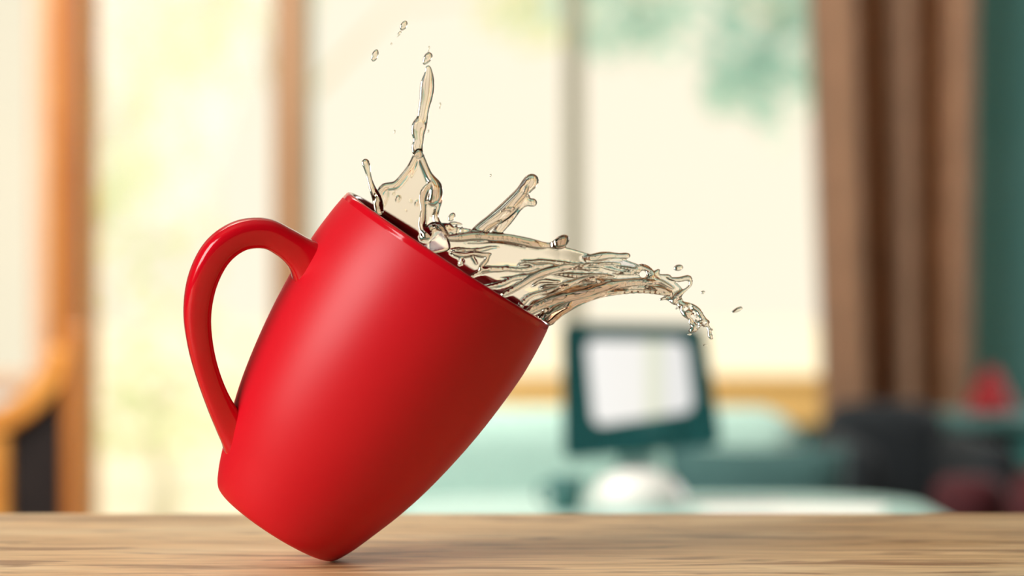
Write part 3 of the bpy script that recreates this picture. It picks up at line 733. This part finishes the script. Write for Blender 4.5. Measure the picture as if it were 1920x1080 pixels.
for i in range(40):
    t = rng.random(); px = 1264+t*60+rng.normal(0, 7); py = 556+t*70+rng.normal(0, 8)
    ball(px, py, float(dep2(np.float32(px), np.float32(py)))+rng.normal(0, 8), rng.uniform(1.6, 4.2), 3)
for i in range(12):      # little holes where light shows through
    t = rng.random(); px = 1276+t*44+rng.normal(0, 6); py = 572+t*48+rng.normal(0, 6)
    capsule((px, -60, py), (px, 100, py), 2.8, 2.8, 2, True)
# fine ripples over everything
def surface_nets(Fv):
    ins = Fv < 0; nx, ny, nz = Fv.shape
    cnt = np.zeros((nx-1, ny-1, nz-1), np.uint8)
    for a in (0, 1):
        for b in (0, 1):
            for c in (0, 1): cnt += ins[a:nx-1+a, b:ny-1+b, c:nz-1+c]
    act = np.argwhere((cnt > 0) & (cnt < 8)); idx = np.full(cnt.shape, -1, np.int32); idx[tuple(act.T)] = np.arange(len(act))
    pos = np.zeros((len(act), 3)); num = np.zeros(len(act))
    corners = [(a, b, c) for a in (0, 1) for b in (0, 1) for c in (0, 1)]
    val = {c: Fv[act[:, 0]+c[0], act[:, 1]+c[1], act[:, 2]+c[2]] for c in corners}
    for c in corners:
        for ax in range(3):
            if c[ax]: continue
            d = list(c); d[ax] = 1; d = tuple(d); f0, f1 = val[c], val[d]; m_ = (f0 < 0) != (f1 < 0)
            t = np.where(m_, f0/(f0-f1+1e-12*(~m_)), 0)
            p = np.tile(np.array(c, float), (len(act), 1)); p[:, ax] += t
            pos[m_] += p[m_]; num += m_
    V = act+pos/num[:, None]; quads = []
    for ax in range(3):
        sl0 = [slice(None)]*3; sl1 = [slice(None)]*3; sl0[ax] = slice(0, -1); sl1[ax] = slice(1, None)
        a, b = ins[tuple(sl0)], ins[tuple(sl1)]
        for flip, mask in ((False, a & ~b), (True, ~a & b)):
            e = np.argwhere(mask); u, v = [(1, 2), (2, 0), (0, 1)][ax]
            e = e[(e[:, u] > 0) & (e[:, v] > 0) & (e[:, u] < Fv.shape[u]-1) & (e[:, v] < Fv.shape[v]-1)]
            q = []
            for du, dv in ((-1, -1), (0, -1), (0, 0), (-1, 0)):
                c = e.copy(); c[:, u] += du; c[:, v] += dv; q.append(idx[c[:, 0], c[:, 1], c[:, 2]])
            q = np.stack(q, 1); quads.append(q[:, ::-1] if flip else q)
    return V, np.concatenate(quads)
V, Q = surface_nets(FLD)
def smooth(V, Q, it, lam=.5):
    for i in range(it):
        acc = np.zeros_like(V); c = np.zeros(len(V))
        for a, b in ((0, 1), (1, 2), (2, 3), (3, 0)):
            for s, t in ((a, b), (b, a)):
                np.add.at(acc, Q[:, s], V[Q[:, t]]); np.add.at(c, Q[:, s], 1)
        V = V+lam*(acc/np.maximum(c, 1)[:, None]-V)
    return V
V = smooth(V, Q, 3, .5)
wx = (gx[0]+V[:, 0]*STEP-960)*K; wy = Y0+(gy[0]+V[:, 1]*STEP)*K; wz = CAMZ-(gz[0]+V[:, 2]*STEP-540)*K
W = np.stack([wx, wy, wz], 1)
# drop scraps that came loose, keep only what hangs together with the stream
par = np.arange(len(W))
for _ in range(400):
    m_ = par[Q].min(1); new = par.copy()
    for k in range(4): np.minimum.at(new, Q[:, k], m_)
    new = new[new]
    if (new == par).all(): break
    par = new
ids, cn = np.unique(par, return_counts=True); keep = np.isin(par, ids[cn > 250])
remap = np.cumsum(keep)-1; Q = remap[Q[keep[Q[:, 0]]]]; W = W[keep]
te = thing('spilled_tea', PX(844, 482, Y0), 'translucent brown tea splashing out of the red mug in a jet and a tongue', 'tea')
W = W-np.array(te.location)
me = bpy.data.meshes.new('splash'); me.from_pydata(W.tolist(), [], Q[:, ::-1].tolist()); me.update()
bm = bmesh.new(); bm.from_mesh(me); bmesh.ops.recalc_face_normals(bm, faces=bm.faces); bm.to_mesh(me); bm.free()
link('splash', me, M['tea'], te, smooth=True)
# the pool still in the mug, just under the rim
pool = [(0, 560)]+[(r-1.2, z) for r, z in reversed([p for p in catmull(inner_p, 4) if 470 < p[1] < 560])][::-1]
pp = [p for p in catmull(inner_p, 4) if 420 < p[1] < 572]          # from high to low
prof = [(0, 575*K)]+[(150*K, 574*K)]+[((r-.8)*K, z*K) for r, z in pp]+[(0, pp[-1][1]*K)]
o = obj('pool', lathe(prof, 96), M['tea'], None, smooth=True)
o.data.transform(Matrix.Translation(-Vector(te.location)) @ Mw); o.parent = te

# ------------------------------------------------------------------ loose drops
def drop(px, py, y, a, b, ang, label, tail=0.0):
    """a drop of half length a and half width b (pixels), its long side turned by ang"""
    n, m_ = 20, 14; bm = bmesh.new(); prof = []
    for i in range(m_+1):
        t = PI*i/m_; z = -math.cos(t); r = math.sin(t)
        if tail: r *= (1-tail*(1-z)/2)**1.3
        prof.append((r*b*K, z*a*K))
    prof[0] = (0, prof[0][1]); prof[-1] = (0, prof[-1][1]); add_lathe(bm, prof, n)
    bmesh.ops.rotate(bm, verts=bm.verts, cent=(0, 0, 0), matrix=Matrix.Rotation(ang, 3, 'Y')); bmesh.ops.scale(bm, verts=bm.verts, vec=(1, .55, 1))
    o = obj('tea_drop', bm, M['tea'], None, smooth=True); q = PX(px, py, Y0+y*K); o.location = q
    return tag(o, label, 'drop', 'drops thrown up by the tea')
drop(757, 48, 5, 10, 6, .5, 'topmost long drop of tea high above the mug')
drop(748, 64, 5, 7, 3.5, .6, 'small drop of tea just below the topmost drop', .5)
drop(734, 82, 5, 2.2, 1.6, .3, 'speck of tea under the two topmost drops')
drop(703, 104, 5, 12, 6, .35, 'leaning oval drop of tea left of the tall jet')
drop(801, 110, 10, 13, 9.5, .55, 'round drop of tea right above the tip of the tall jet', .35)
drop(804, 92, 10, 6, 2, .15, 'thin speck of tea over the round drop at the jet tip')
drop(847, 407, 5, 9, 6, .55, 'round drop of tea beside the foot of the tall jet')
drop(825, 198, 5, 6, 2, .1, 'thin speck of tea to the right of the tall jet')
drop(740, 247, 5, 3.5, 1.6, .1, 'speck of tea to the left of the tall jet')
drop(803, 246, 5, 3, 1.6, .2, 'speck of tea close beside the lower tall jet')
drop(920, 329, 5, 2.6, 2, .2, 'speck of tea above and left of the right splash finger')
drop(1272, 502, 40, 9, 6, 1.4, 'flat drop of tea above the far end of the pouring tongue')
drop(1382, 581, 45, 11, 5, 1.15, 'oval drop of tea farthest out to the right', .3)
drop(1318, 548, 40, 4, 3, 1.2, 'small drop of tea right of the falling end of the tongue')
drop(1293, 627, 10, 4, 2.2, 1.5, 'flat speck of tea under the falling end of the tongue')
drop(1322, 647, 10, 4, 1.6, 1.5, 'lowest flat speck of tea before the monitor corner')
